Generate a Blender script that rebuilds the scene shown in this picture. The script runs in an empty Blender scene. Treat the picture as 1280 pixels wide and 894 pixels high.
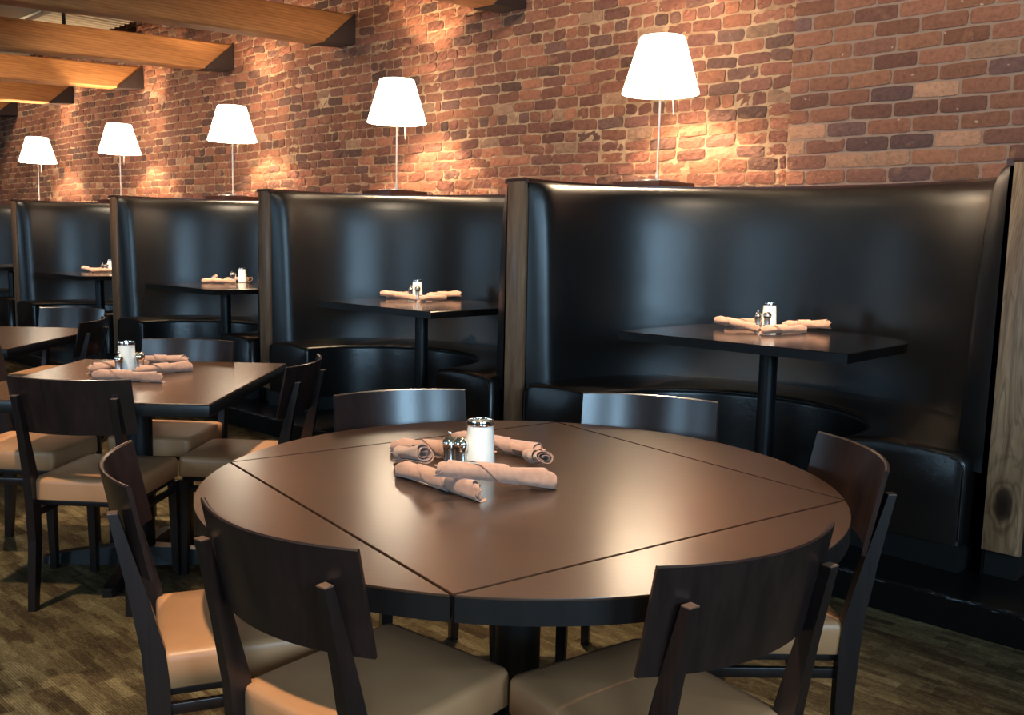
import bpy, bmesh, math, random
from mathutils import Vector, Matrix
random.seed(7)
R = math.radians
PI = math.pi
C = bpy.context.scene.collection
sc = bpy.context.scene

# ------------------------------------------------------------------ camera
cam_d = bpy.data.cameras.new('camera'); cam = bpy.data.objects.new('camera', cam_d); C.objects.link(cam)
cam_d.sensor_fit = 'HORIZONTAL'; cam_d.sensor_width = 36.0; cam_d.lens = 36.0 * 1165.147 / 1280.0
cam_d.clip_start = 0.02; cam_d.clip_end = 100
_R = Vector((0.724873, 0.688568, 0.02082)); _U = Vector((-0.10071, 0.076025, 0.992007)); _F = Vector((-0.681481, 0.721176, -0.124454))
cam.matrix_world = Matrix(((_R.x, _U.x, -_F.x, 0), (_R.y, _U.y, -_F.y, 0), (_R.z, _U.z, -_F.z, 1.3209), (0, 0, 0, 1)))
sc.camera = cam

# ------------------------------------------------------------------ world, exposure
sc.view_settings.view_transform = 'Standard'; sc.view_settings.look = 'None'
sc.view_settings.gamma = 1.0; sc.view_settings.use_curve_mapping = False
sc.view_settings.exposure = 0.45
w = bpy.data.worlds.new('world'); sc.world = w; w.use_nodes = True
w.node_tree.nodes['Background'].inputs[0].default_value = (0.35, 0.55, 0.85, 1)
w.node_tree.nodes['Background'].inputs[1].default_value = 0.6

def light(name, kind, loc, energy, color, target=None, **kw):
    l = bpy.data.lights.new(name, kind); l.energy = energy; l.color = color
    for k, v in kw.items(): setattr(l, k, v)
    o = bpy.data.objects.new(name, l); C.objects.link(o); o.location = loc
    if target is not None:
        o.rotation_euler = (Vector(target) - Vector(loc)).to_track_quat('-Z', 'Y').to_euler()
    return o

WARM = (1.0, 0.79, 0.56); COOL = (0.46, 0.74, 1.0)
PITCH = 2.4727
WINX = [-2.2, -4.6, -12.5]
WIN_Y = -5.0
for wx in WINX:                                        # daylight standing in the street windows
    light('daylight', 'AREA', (wx, WIN_Y - 0.15, 2.1), {-2.2: 62, -4.6: 26}.get(wx, 90), COOL, (wx, 0, 2.1), shape='RECTANGLE', size=1.5, size_y=1.5)
for wy in (-2.6, 0.4):
    light('daylight', 'AREA', (3.2 + 0.15, wy, 2.1), 175, COOL, (0, wy, 2.1), shape='RECTANGLE', size=1.5, size_y=1.5)
for k in range(5):                                     # ceiling spots over the booth tables
    cx = -2.15 - PITCH * k
    light('booth_spot', 'SPOT', (cx + 0.30, 3.30, 2.78), 560, WARM, (cx - 0.15, 4.1, 0.9), spot_size=R(26), spot_blend=0.5, shadow_soft_size=0.03)
light('dining_spot', 'SPOT', (-2.2, 2.35, 3.3), 260, WARM, (-1.55, 1.55, 0.75), spot_size=R(62), spot_blend=0.8, shadow_soft_size=0.04)
light('dining_spot', 'SPOT', (-0.9, 0.3, 3.2), 330, WARM, (-1.30, 1.3, 0.5), spot_size=R(46), spot_blend=0.8, shadow_soft_size=0.05)
light('dining_spot', 'SPOT', (-3.75, 2.5, 2.9), 260, WARM, (-3.65, 1.65, 0.75), spot_size=R(48), spot_blend=0.8, shadow_soft_size=0.04)
light('dining_spot', 'SPOT', (-2.9, 0.2, 3.2), 230, WARM, (-3.5, 1.35, 0.5), spot_size=R(42), spot_blend=0.8, shadow_soft_size=0.05)
light('dining_spot', 'SPOT', (-6.3, 2.2, 3.2), 260, WARM, (-5.6, 1.7, 0.75), spot_size=R(55), spot_blend=0.8, shadow_soft_size=0.04)
for x in (-1.2, -4.2, -7.8, -10.2, -12.4, -14.6):             # wash on the brick
    light('wall_wash', 'SPOT', (x, 2.3, 3.3), 150, WARM, (x - 0.3, 5.0, 2.4), spot_size=R(100), spot_blend=1.0, shadow_soft_size=0.15)

# ------------------------------------------------------------------ helpers
def link(o, parent=None):
    C.objects.link(o)
    if parent is not None: o.parent = parent
    return o
def mesh(name, verts, faces, m, parent=None, smooth=False, loc=None):
    me = bpy.data.meshes.new(name); me.from_pydata([tuple(v) for v in verts], [], faces); me.update()
    me.materials.append(m)
    if smooth: me.shade_smooth()
    o = bpy.data.objects.new(name, me); link(o, parent)
    if loc is not None: o.location = loc
    return o
def from_bm(name, bm, m, parent=None, smooth=False, autos=None):
    me = bpy.data.meshes.new(name); bmesh.ops.recalc_face_normals(bm, faces=bm.faces)
    bm.to_mesh(me); bm.free(); me.materials.append(m)
    if smooth: me.shade_smooth()
    if autos is not None:
        me.shade_smooth(); me.set_sharp_from_angle(angle=R(autos))
    return link(bpy.data.objects.new(name, me), parent)
def thing(name, label, cat, loc=(0, 0, 0), rz=0, group=None):
    o = bpy.data.objects.new(name, None); C.objects.link(o); o.empty_display_size = 0.1
    o.location = loc; o.rotation_euler = (0, 0, rz); o['label'] = label; o['category'] = cat
    if group: o['group'] = group
    return o
def tag(o, label, cat, group=None):
    o['label'] = label; o['category'] = cat
    if group: o['group'] = group
    return o
def struct(o):
    o['kind'] = 'structure'; return o
def dup(root, label, loc=None, rz=None):
    r = root.copy(); C.objects.link(r); r['label'] = label
    if loc is not None: r.location = loc
    if rz is not None: r.rotation_euler = (0, 0, rz)
    for ch in list(root.children):
        c = ch.copy(); C.objects.link(c); c.parent = r
        for g in list(ch.children):
            e = g.copy(); C.objects.link(e); e.parent = c
    return r
def add_box(bm, c, s, bev=0.0, seg=2, rot=None):
    M = Matrix.Translation(c)
    if rot is not None: M = M @ rot
    g = bmesh.ops.create_cube(bm, size=1.0, matrix=M @ Matrix.Diagonal((s[0], s[1], s[2], 1)))
    if bev > 0:
        vs = set(g['verts']); es = [e for e in bm.edges if e.verts[0] in vs and e.verts[1] in vs]
        bmesh.ops.bevel(bm, geom=es, offset=bev, segments=seg, profile=0.5, affect='EDGES')
def box(name, c, s, m, parent=None, bev=0.0, seg=2, rot=None):
    bm = bmesh.new(); add_box(bm, c, s, bev, seg, rot)
    return from_bm(name, bm, m, parent, autos=35 if bev > 0 else None)
def loft(bm, rings, cap=True, close=True):
    L = [[bm.verts.new(p) for p in r] for r in rings]; n = len(rings[0])
    for a, b in zip(L[:-1], L[1:]):
        for i in range(n if close else n - 1):
            j = (i + 1) % n; bm.faces.new((a[i], a[j], b[j], b[i]))
    if cap and close:
        bm.faces.new(L[0]); bm.faces.new(L[-1])
    return L
def rectring(c, hx, hy, z):
    return [(c[0] - hx, c[1] - hy, z), (c[0] + hx, c[1] - hy, z), (c[0] + hx, c[1] + hy, z), (c[0] - hx, c[1] + hy, z)]
def lathe(name, prof, m, parent=None, n=32, loc=(0, 0, 0), cap=True, sharp=50):
    bm = bmesh.new(); rings = []
    for r, z in prof:
        rings.append([(loc[0] + r * math.cos(2 * PI * i / n), loc[1] + r * math.sin(2 * PI * i / n), loc[2] + z) for i in range(n)])
    loft(bm, rings, cap)
    return from_bm(name, bm, m, parent, autos=sharp)
def tube(name, pts, r, m, parent=None, n=12):
    bm = bmesh.new(); rings = []
    for i, p in enumerate(pts):
        p = Vector(p); a = Vector(pts[max(i - 1, 0)]); b = Vector(pts[min(i + 1, len(pts) - 1)])
        t = (b - a).normalized(); u = t.cross(Vector((0, 0, 1)))
        if u.length < 0.05: u = t.cross(Vector((0, 1, 0)))
        u.normalize(); v = t.cross(u)
        rr = r[i] if isinstance(r, (list, tuple)) else r
        rings.append([p + u * rr * math.cos(2 * PI * k / n) + v * rr * math.sin(2 * PI * k / n) for k in range(n)])
    loft(bm, rings)
    return from_bm(name, bm, m, parent, autos=50)

# ------------------------------------------------------------------ materials
def srgb(r, g, b):
    f = lambda c: (c / 255 / 12.92) if c / 255 <= 0.04045 else ((c / 255 + 0.055) / 1.055) ** 2.4
    return (f(r), f(g), f(b), 1)
class NT:
    def __init__(s, name):
        s.m = bpy.data.materials.new(name); s.m.use_nodes = True; s.t = s.m.node_tree; s.b = s.t.nodes['Principled BSDF']
        s.out = s.t.nodes['Material Output']
    def n(s, typ, **kw):
        o = s.t.nodes.new(typ)
        for k, v in kw.items():
            if k in ('inp',):
                for a, b in v.items(): o.inputs[a].default_value = b
            else: setattr(o, k, v)
        return o
    def l(s, a, b): s.t.links.new(a, b)
    def obj(s, scale=(1, 1, 1), rot=(0, 0, 0), rnd=False):
        tc = s.n('ShaderNodeTexCoord'); mp = s.n('ShaderNodeMapping')
        mp.inputs['Scale'].default_value = scale; mp.inputs['Rotation'].default_value = rot
        s.l(tc.outputs['Object'], mp.inputs['Vector'])
        return mp.outputs['Vector']
    def noise(s, vec, scale, detail=4, rough=0.55, dist=0.0):
        o = s.n('ShaderNodeTexNoise'); s.l(vec, o.inputs['Vector'])
        o.inputs['Scale'].default_value = scale; o.inputs['Detail'].default_value = detail
        o.inputs['Roughness'].default_value = rough; o.inputs['Distortion'].default_value = dist
        return o.outputs['Fac']
    def ramp(s, fac, stops, interp='LINEAR'):
        o = s.n('ShaderNodeValToRGB'); s.l(fac, o.inputs['Fac']); cr = o.color_ramp; cr.interpolation = interp
        while len(cr.elements) > 1: cr.elements.remove(cr.elements[-1])
        cr.elements[0].position = stops[0][0]; cr.elements[0].color = stops[0][1]
        for p, c in stops[1:]:
            e = cr.elements.new(p); e.color = c
        return o.outputs['Color']
    def mix(s, fac, a, b, mode='MIX'):
        o = s.n('ShaderNodeMix', data_type='RGBA', blend_type=mode)
        for sock, v in ((o.inputs[0], fac), (o.inputs[6], a), (o.inputs[7], b)):
            if hasattr(v, 'links') or hasattr(v, 'is_linked'): s.l(v, sock)
            else: sock.default_value = v
        return o.outputs[2]
    def bump(s, h, strength, dist=0.01, nrm=None):
        o = s.n('ShaderNodeBump'); s.l(h, o.inputs['Height']); o.inputs['Strength'].default_value = strength
        o.inputs['Distance'].default_value = dist
        if nrm is not None: s.l(nrm, o.inputs['Normal'])
        return o.outputs['Normal']
    def set(s, **kw):
        al = dict(col='Base Color', rough='Roughness', metal='Metallic', nrm='Normal', coat='Coat Weight', coatr='Coat Roughness', spec='Specular IOR Level', trans='Transmission Weight', em='Emission Color', ems='Emission Strength', sub='Subsurface Weight', sheen='Sheen Weight')
        for k, v in kw.items():
            i = s.b.inputs[al[k]]
            if hasattr(v, 'is_linked'): s.l(v, i)
            else: i.default_value = v
        return s.m

def wood(name, c1, c2, rough, axis, gs=10.0, coat=0.0, bumps=0.15, stretch=14, spec=0.5):
    t = NT(name); sx = [stretch * 1.0] * 3; sx[axis] = 1.0
    v = t.obj(tuple(sx)); n1 = t.noise(v, gs * 0.35, 6, 0.65, 0.6)
    v2 = t.obj(tuple([a * 4 if a > 1 else a * 1.5 for a in sx])); n2 = t.noise(v2, gs * 0.5, 3)
    c = t.ramp(n1, [(0.32, c1), (0.68, c2)])
    c = t.mix(t.ramp(n2, [(0.4, (0, 0, 0, 1)), (0.6, (0.35, 0.35, 0.35, 1))]), c, c1)
    return t.set(col=c, rough=rough, coat=coat, coatr=0.2, spec=spec, nrm=t.bump(n2, bumps, 0.002))
M = {}
M['chair_wood'] = wood('chair_wood', srgb(20, 14, 14), srgb(36, 25, 23), 0.33, 2, 8, 0.15, 0.1, 12)
M['slab_wood'] = wood('slab_wood', srgb(24, 16, 15), srgb(44, 29, 26), 0.30, 2, 6, 0.2, 0.1, 10)
M['table_top'] = wood('table_top', srgb(44, 29, 20), srgb(55, 37, 25), 0.29, 0, 5, 0.6, 0.05, 8)
M['small_top'] = wood('small_top', srgb(60, 41, 27), srgb(74, 52, 35), 0.24, 0, 5, 0.3, 0.05, 8)
M['booth_top'] = wood('booth_top', srgb(24, 15, 13), srgb(34, 22, 18), 0.16, 0, 5, 0.5, 0.03, 8)
M['edge'] = wood('edge', srgb(13, 12, 13), srgb(24, 22, 22), 0.35, 2, 5, 0.1, 0.1, 5)
M['panel_wood'] = wood('panel_wood', srgb(124, 88, 64), srgb(172, 132, 98), 0.42, 2, 7, 0.1, 0.2, 7)
def beam_mat():
    t = NT('beam_wood'); v = t.obj((9, 0.8, 9)); n1 = t.noise(v, 2.2, 7, 0.65, 1.2)
    v2 = t.obj((1, 1, 1)); n2 = t.noise(v2, 2.0, 3)
    wv = t.n('ShaderNodeTexWave', wave_type='BANDS', bands_direction='Z'); t.l(t.obj((1, 0.12, 1)), wv.inputs['Vector'])
    wv.inputs['Scale'].default_value = 14; wv.inputs['Distortion'].default_value = 5; wv.inputs['Detail'].default_value = 3
    c = t.ramp(n1, [(0.3, srgb(150, 96, 52)), (0.5, srgb(190, 128, 72)), (0.72, srgb(208, 148, 90))])
    c = t.mix(0.25, c, t.ramp(wv.outputs['Fac'], [(0.2, srgb(120, 72, 36)), (0.8, srgb(190, 132, 78))]))
    c = t.mix(t.ramp(n2, [(0.4, (0, 0, 0, 1)), (0.7, (0.4, 0.4, 0.4, 1))]), c, srgb(128, 84, 48))
    return t.set(col=c, rough=0.7, nrm=t.bump(n1, 0.35, 0.006))
M['beam'] = beam_mat()
def leather():
    t = NT('black_leather'); v = t.obj(); n = t.noise(v, 320, 3); n2 = t.noise(v, 9, 3)
    b = t.bump(n, 0.2, 0.0008); b = t.bump(n2, 0.12, 0.010, b)
    return t.set(col=srgb(20, 19, 19), rough=0.37, spec=0.75, nrm=b)
M['leather'] = leather()
def seat_leather():
    t = NT('seat_leather'); v = t.obj(); n = t.noise(v, 320, 3); n2 = t.noise(v, 14, 4, 0.6, 0.8)
    b = t.bump(n, 0.12, 0.0006); b = t.bump(n2, 0.12, 0.012, b)
    return t.set(col=srgb(19, 15, 14), rough=0.30, spec=0.6, nrm=b)
M['seat_leather'] = seat_leather()
def vinyl():
    t = NT('tan_vinyl'); v = t.obj(); n = t.noise(v, 400, 2); n2 = t.noise(v, 5, 3)
    c = t.ramp(n2, [(0.3, srgb(166, 117, 79)), (0.7, srgb(180, 130, 90))])
    return t.set(col=c, rough=0.42, spec=0.45, nrm=t.bump(n, 0.08, 0.0005))
M['vinyl'] = vinyl()
def plain(name, col, rough=0.5, metal=0.0, **kw):
    t = NT(name); v = t.obj(); n = t.noise(v, 30, 3)
    c = t.mix(t.ramp(n, [(0.35, (0, 0, 0, 1)), (0.65, (0.12, 0.12, 0.12, 1))]), col, (col[0] * 0.6, col[1] * 0.6, col[2] * 0.6, 1))
    return t.set(col=c, rough=rough, metal=metal, **kw)
M['black_metal'] = plain('black_metal', srgb(18, 18, 20), 0.35, spec=0.5)
M['black_matte'] = plain('black_matte', srgb(14, 13, 13), 0.6)
M['chrome'] = plain('chrome', srgb(225, 220, 212), 0.12, 1.0)
M['steel'] = plain('steel', srgb(205, 203, 200), 0.28, 1.0)
M['alu'] = plain('alu', srgb(200, 200, 200), 0.35, 0.8)
M['glass_white'] = plain('frosted_glass', srgb(236, 232, 222), 0.25, sub=0.0)
M['wax'] = plain('wax', srgb(240, 232, 215), 0.5)
M['plinth'] = wood('plinth_wood', srgb(66, 34, 24), srgb(96, 54, 38), 0.4, 0, 6)
M['deck'] = plain('deck_paint', srgb(170, 160, 140), 0.6)
M['dark_ceiling'] = plain('dark_ceiling', srgb(40, 32, 26), 0.8)
M['plaster'] = plain('plaster', srgb(120, 100, 82), 0.8)
M['frame'] = plain('window_frame', srgb(40, 34, 30), 0.5)
def cloth():
    t = NT('napkin_cloth'); v = t.obj(); n = t.noise(v, 60, 4); 
    wv = t.n('ShaderNodeTexWave', wave_type='BANDS', bands_direction='X'); t.l(v, wv.inputs['Vector']); wv.inputs['Scale'].default_value = 300
    c = t.ramp(n, [(0.3, srgb(150, 112, 92)), (0.7, srgb(168, 128, 106))])
    b = t.bump(wv.outputs['Fac'], 0.1, 0.0005); b = t.bump(n, 0.3, 0.003, b)
    return t.set(col=c, rough=0.85, sheen=0.3, nrm=b)
M['cloth'] = cloth()
def shade_mat():
    t = NT('lamp_shade_glow'); v = t.obj(); n = t.noise(v, 3, 1)
    c = t.ramp(n, [(0.3, (1.0, 0.84, 0.62, 1)), (0.7, (1.0, 0.87, 0.67, 1))])
    return t.set(col=srgb(245, 240, 232), rough=0.6, em=c, ems=5.0)
M['shade'] = shade_mat()
def carpet():
    t = NT('carpet'); v = t.obj()
    def bricks(w, h, off, seedrot):
        b = t.n('ShaderNodeTexBrick'); t.l(v, b.inputs['Vector'])
        b.inputs['Scale'].default_value = 1.0; b.inputs['Mortar Size'].default_value = 0.0
        b.inputs['Color1'].default_value = (0, 0, 0, 1); b.inputs['Color2'].default_value = (1, 1, 1, 1)
        b.inputs['Brick Width'].default_value = w; b.inputs['Row Height'].default_value = h; b.offset = off; b.offset_frequency = 2
        b.squash = seedrot; b.squash_frequency = 3
        return b.outputs['Color']
    b1 = bricks(0.14, 0.035, 0.37, 1.6); b2 = bricks(0.31, 0.075, 0.6, 0.7); b3 = bricks(0.07, 0.018, 0.45, 1.3)
    f = t.mix(0.5, b1, b2); f = t.mix(0.25, f, b3)
    n = t.noise(v, 1.6, 3); f = t.mix(0.38, f, n)
    nf = t.noise(t.obj((4, 50, 1)), 5, 5, 0.7); f = t.mix(0.38, f, nf); f = t.mix(0.28, f, t.noise(t.obj((1, 2.2, 1)), 55, 4, 0.8))
    c = t.ramp(f, [(0.33, srgb(40, 30, 20)), (0.44, srgb(70, 56, 37)), (0.54, srgb(100, 87, 60)), (0.68, srgb(140, 126, 94))])
    wv = t.n('ShaderNodeTexWave', wave_type='BANDS', bands_direction='Y'); t.l(v, wv.inputs['Vector']); wv.inputs['Scale'].default_value = 42
    wv.inputs['Distortion'].default_value = 1.2; wv.inputs['Detail Scale'].default_value = 6
    fine = t.noise(v, 420, 2)
    c = t.mix(0.35, c, t.mix(1.0, c, t.ramp(wv.outputs['Fac'], [(0.2, (0.35, 0.33, 0.3, 1)), (0.8, (1.2, 1.2, 1.2, 1))]), 'MULTIPLY'))
    b = t.bump(wv.outputs['Fac'], 0.25, 0.003); b = t.bump(fine, 0.7, 0.003, b)
    return t.set(col=c, rough=0.95, spec=0.1, nrm=b)
M['carpet'] = carpet()
def step_mat():
    t = NT('step_paint'); v = t.obj((1, 3, 3)); n = t.noise(v, 9, 8, 0.75); n2 = t.noise(t.obj(), 1.5, 2)
    m = t.ramp(n, [(0.70, (0, 0, 0, 1)), (0.74, (1, 1, 1, 1))])
    sep = t.n('ShaderNodeSeparateXYZ'); t.l(t.obj(), sep.inputs[0]); gt = t.n('ShaderNodeMath', operation='GREATER_THAN'); t.l(sep.outputs[2], gt.inputs[0]); gt.inputs[1].default_value = 0.108
    ny = t.noise(t.obj((2.2, 9, 9)), 5, 6, 0.8); m2 = t.ramp(ny, [(0.54, (0, 0, 0, 1)), (0.60, (1, 1, 1, 1))])
    lt = t.n('ShaderNodeMath', operation='LESS_THAN'); t.l(sep.outputs[1], lt.inputs[0]); lt.inputs[1].default_value = 3.345
    gl_ = t.n('ShaderNodeMath', operation='MULTIPLY'); t.l(gt.outputs[0], gl_.inputs[0]); t.l(lt.outputs[0], gl_.inputs[1])
    m2 = t.mix(1.0, m2, gl_.outputs[0], 'MULTIPLY'); m = t.mix(1.0, m, m2, 'ADD')
    c = t.mix(m, srgb(13, 13, 15), srgb(120, 125, 130))
    return t.set(col=c, rough=0.32, spec=0.4, nrm=t.bump(n, 0.25, 0.004))
M['step'] = step_mat()
def brick_mat():
    t = NT('brick'); a = t.n('ShaderNodeAttribute', attribute_name='brick_col'); v = t.obj()
    n = t.noise(v, 38, 6, 0.7); n2 = t.noise(v, 9, 4, 0.6)
    c = t.mix(1.0, a.outputs['Color'], t.ramp(n, [(0.25, (0.62, 0.6, 0.6, 1)), (0.5, (1, 1, 1, 1)), (0.75, (1.25, 1.2, 1.15, 1))]), 'MULTIPLY')
    c = t.mix(t.ramp(n2, [(0.62, (0, 0, 0, 1)), (0.74, (0.5, 0.5, 0.5, 1))]), c, srgb(176, 128, 96))
    sp = t.noise(v, 26, 2, 0.5); c = t.mix(t.ramp(sp, [(0.73, (0, 0, 0, 1)), (0.76, (0.8, 0.8, 0.8, 1))]), c, srgb(205, 180, 150))
    b = t.bump(n, 1.0, 0.009); b = t.bump(n2, 0.6, 0.02, b)
    return t.set(col=c, rough=0.9, spec=0.2, nrm=b)
def mortar_mat():
    t = NT('mortar'); v = t.obj(); n = t.noise(v, 60, 6, 0.7); n2 = t.noise(v, 6, 3)
    c = t.ramp(n2, [(0.35, srgb(160, 128, 100)), (0.65, srgb(202, 170, 136))])
    sep = t.n('ShaderNodeSeparateXYZ'); t.l(v, sep.inputs[0]); gt = t.n('ShaderNodeMath', operation='GREATER_THAN'); t.l(sep.outputs[0], gt.inputs[0]); gt.inputs[1].default_value = -2.70
    c = t.mix(gt.outputs[0], c, srgb(166, 138, 120))
    b = t.bump(n, 1.0, 0.008)
    return t.set(col=c, rough=0.95, spec=0.1, nrm=b)
M['brick'] = brick_mat(); M['mortar'] = mortar_mat()

# ------------------------------------------------------------------ setting
WY = 5.2; XL = -17.5; XR = 3.2; TOPZ = 4.0
struct(box('floor', ((XL + XR) / 2, (WY + WIN_Y) / 2, -0.05), (XR - XL, WY - WIN_Y, 0.1), M['carpet']))

def build_brick_wall():
    rnd = random.Random(3)
    V = []; Fc = []; col = []
    pal = [((146, 98, 78), 5), ((136, 90, 74), 6), ((124, 84, 72), 4), ((110, 80, 70), 2), ((160, 106, 82), 3), ((110, 82, 72), 1), ((158, 122, 98), 1.2)]
    palR = [((144, 98, 78), 5), ((130, 90, 76), 4), ((112, 84, 78), 3.0), ((172, 130, 104), 2), ((156, 108, 84), 3)]
    def pick(P):
        s = rnd.random() * sum(q[1] for q in P)
        for c, wgt in P:
            s -= wgt
            if s <= 0: break
        k = rnd.uniform(0.88, 1.12); return srgb(*[min(255, x * k) for x in c])
    def brick(x0, x1, z0, z1, yf, c, rough):
        NX = 7 if x1 - x0 > 0.15 else 4; NZ = 3
        base = len(V); r_ = rough; slant = rnd.gauss(0, 0.0022 * r_)
        dy = rnd.gauss(0, 0.0022 * r_)
        bite = rnd.random() < 0.05 * r_
        bi = rnd.randrange(NX + 1)
        for j in range(NZ + 1):
            for i in range(NX + 1):
                fx = i / NX; fz = j / NZ
                edge = (i in (0, NX)) or (j in (0, NZ)); cor = (i in (0, NX)) and (j in (0, NZ))
                x = x0 + (x1 - x0) * fx + rnd.gauss(0, 0.0020 * r_); z = z0 + (z1 - z0) * fz + rnd.gauss(0, 0.0017 * r_) + slant * (fx - 0.5) * 4
                if cor:
                    x += (0.004 if i == 0 else -0.004); z += (0.004 if j == 0 else -0.004)
                y = yf + dy + (0.003 if edge else 0) + rnd.gauss(0, 0.0020 * r_)
                if bite and j == NZ and abs(i - bi) <= 1: z -= 0.010; y += 0.01
                V.append((x, y, z))
        W = NX + 1
        for j in range(NZ):
            for i in range(NX):
                a = base + j * W + i; Fc.append((a, a + 1, a + W + 1, a + W)); col.append(c)
        # sides back into the mortar
        ring = [base + i for i in range(W)] + [base + j * W + NX for j in range(1, NZ + 1)] + [base + NZ * W + i for i in range(NX - 1, -1, -1)] + [base + j * W for j in range(NZ - 1, 0, -1)]
        b2 = len(V)
        for q in ring: V.append((V[q][0], yf + 0.05, V[q][2]))
        n = len(ring)
        for i in range(n):
            j = (i + 1) % n; Fc.append((ring[j], ring[i], b2 + i, b2 + j)); col.append(c)
    SEAM = -2.70
    z = 1.40; row = 0
    while z < TOPZ:
        h = 0.079 + rnd.uniform(-0.004, 0.004); wave = rnd.uniform(-0.002, 0.002)
        header = row % 7 == 3
        x = -16.6 + rnd.uniform(0, 0.2)
        while x < SEAM - 0.03:
            L = (0.109 if header else 0.213) + rnd.uniform(-0.012, 0.012)
            if not header and rnd.random() < 0.10: L = rnd.uniform(0.08, 0.13)
            x1 = min(x + L, SEAM + 0.007)
            if SEAM + 0.007 - x1 < 0.05: x1 = SEAM + 0.007
            g = rnd.uniform(0.010, 0.016)
            wv = 0.012 * math.sin(x * 0.9 + 1.0) + 0.006 * math.sin(x * 2.3)
            brick(x, x1 - g, z + 0.005 + wv, z + h - 0.006 + wv + wave, WY - 0.007, pick(pal), 1.0)
            x = x1
        z += h; row += 1
    z = 1.42; row = 0
    while z < TOPZ:
        h = 0.0868; x = SEAM + 0.006 - (0.0 if row % 2 == 0 else 0.120); x_start = SEAM + 0.002
        while x < XR:
            L = 0.241 + rnd.uniform(-0.006, 0.006); x1 = x + L
            xs = max(x, x_start)
            if x1 - xs > 0.04: brick(xs, x1 - 0.013, z + 0.006, z + h - 0.007, WY - 0.020, pick(palR), 0.45)
            x = x1
        z += h; row += 1
    me = bpy.data.meshes.new('wall_brick'); me.from_pydata(V, [], Fc)
    at = me.attributes.new('brick_col', 'FLOAT_COLOR', 'FACE')
    flat = []
    for c in col: flat.extend(c)
    at.data.foreach_set('color', flat)
    me.materials.append(M['brick']); me.update()
    o = bpy.data.objects.new('wall_back', me); C.objects.link(o); struct(o)
    # mortar bed: lumpy sheet flush with the brick faces
    V2 = []; F2 = []; nx = 900; nz = 130; x0 = -16.8; z0 = 1.35
    for j in range(nz + 1):
        for i in range(nx + 1):
            xx = x0 + (XR - x0) * i / nx; zz = z0 + (TOPZ - z0) * j / nz
            yy = WY + 0.001 + rnd.uniform(-0.002, 0.002) - (0.012 if xx > SEAM else 0)
            V2.append((xx, yy, zz))
    for j in range(nz):
        for i in range(nx):
            a = j * (nx + 1) + i; F2.append((a, a + 1, a + nx + 2, a + nx + 1))
    m = mesh('mortar', V2, F2, M['mortar'], o, smooth=False); m['label'] = 'tan mortar between the bricks'
    k = box('wall_core', ((XL + XR) / 2, WY + 0.11, TOPZ / 2), (XR - XL, 0.18, TOPZ), M['mortar'], o)
build_brick_wall()

struct(box('wall_left', (XL - 0.05, (WY + WIN_Y) / 2, TOPZ / 2), (0.1, WY - WIN_Y, TOPZ), M['plaster']))
def right_wall():
    bm = bmesh.new(); z0, z1 = 1.35, 2.85; x = XR + 0.05
    add_box(bm, (x, 0, z0 / 2), (0.1, WY - WIN_Y, z0)); add_box(bm, (x, 0, (z1 + TOPZ) / 2), (0.1, WY - WIN_Y, TOPZ - z1))
    for a, b in ((-5.0, -3.35), (-1.85, -0.35), (1.15, 5.0)): add_box(bm, (x, (a + b) / 2, 2.1), (0.1, b - a, 1.5))
    struct(from_bm('wall_right', bm, M['plaster']))
    for i, y in enumerate((-2.6, 0.4)):
        bm = bmesh.new()
        for dy in (-0.72, 0, 0.72): add_box(bm, (x, y + dy, 2.1), (0.06, 0.05, 1.5))
        for dz in (1.38, 2.1, 2.82): add_box(bm, (x, y, dz), (0.06, 1.5, 0.05))
        struct(from_bm('window_%d' % (i + 4), bm, M['frame']))
right_wall()
def front_wall():
    bm = bmesh.new(); z0, z1 = 1.35, 2.85; hw = 0.75; y = WIN_Y - 0.06
    add_box(bm, ((XL + XR) / 2, y, z0 / 2), (XR - XL, 0.12, z0)); add_box(bm, ((XL + XR) / 2, y, (z1 + TOPZ) / 2), (XR - XL, 0.12, TOPZ - z1))
    xs = sorted(WINX); e = [XL] + [v for x in xs for v in (x - hw, x + hw)] + [XR]
    for a, b in zip(e[0::2], e[1::2]): add_box(bm, ((a + b) / 2, y, (z0 + z1) / 2), (b - a, 0.12, z1 - z0))
    struct(from_bm('wall_front', bm, M['plaster']))
    for i, x in enumerate(xs):
        bm = bmesh.new()
        for dx in (-hw + 0.03, 0, hw - 0.03): add_box(bm, (x + dx, y, 2.1), (0.05, 0.06, 1.5))
        for dz in (1.38, 2.1, 2.82): add_box(bm, (x, y, dz), (1.5, 0.06, 0.05))
        struct(from_bm('window_%d' % (i + 1), bm, M['frame']))
front_wall()

# ceiling: ribbed deck panels over the room, darker strip at the wall
def ceiling():
    V = []; F = []; y0, y1 = WIN_Y, 4.68; x = XL; i = 0
    prof = []
    while x < XR:
        prof += [(x, 3.58), (x + 0.06, 3.58), (x + 0.07, 3.555), (x + 0.10, 3.555), (x + 0.11, 3.58)]; x += 0.12
    for px, pz in prof: V += [(px, y0, pz), (px, y1, pz)]
    for k in range(len(prof) - 1): F.append((2 * k, 2 * k + 2, 2 * k + 3, 2 * k + 1))
    n = len(V); V += [(XL, y0, 3.64), (XR, y0, 3.64), (XR, y1, 3.64), (XL, y1, 3.64)]; F.append((n, n + 1, n + 2, n + 3))
    struct(mesh('ceiling', V, F, M['deck']))
    struct(box('trim_1', ((XL + XR) / 2, 4.93, TOPZ + 0.04), (XR - XL, 0.60, 0.08), M['dark_ceiling']))
    struct(box('trim_2', ((XL + XR) / 2, 4.66, (3.64 + TOPZ) / 2), (XR - XL, 0.04, TOPZ - 3.64), M['dark_ceiling']))
ceiling()

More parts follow.
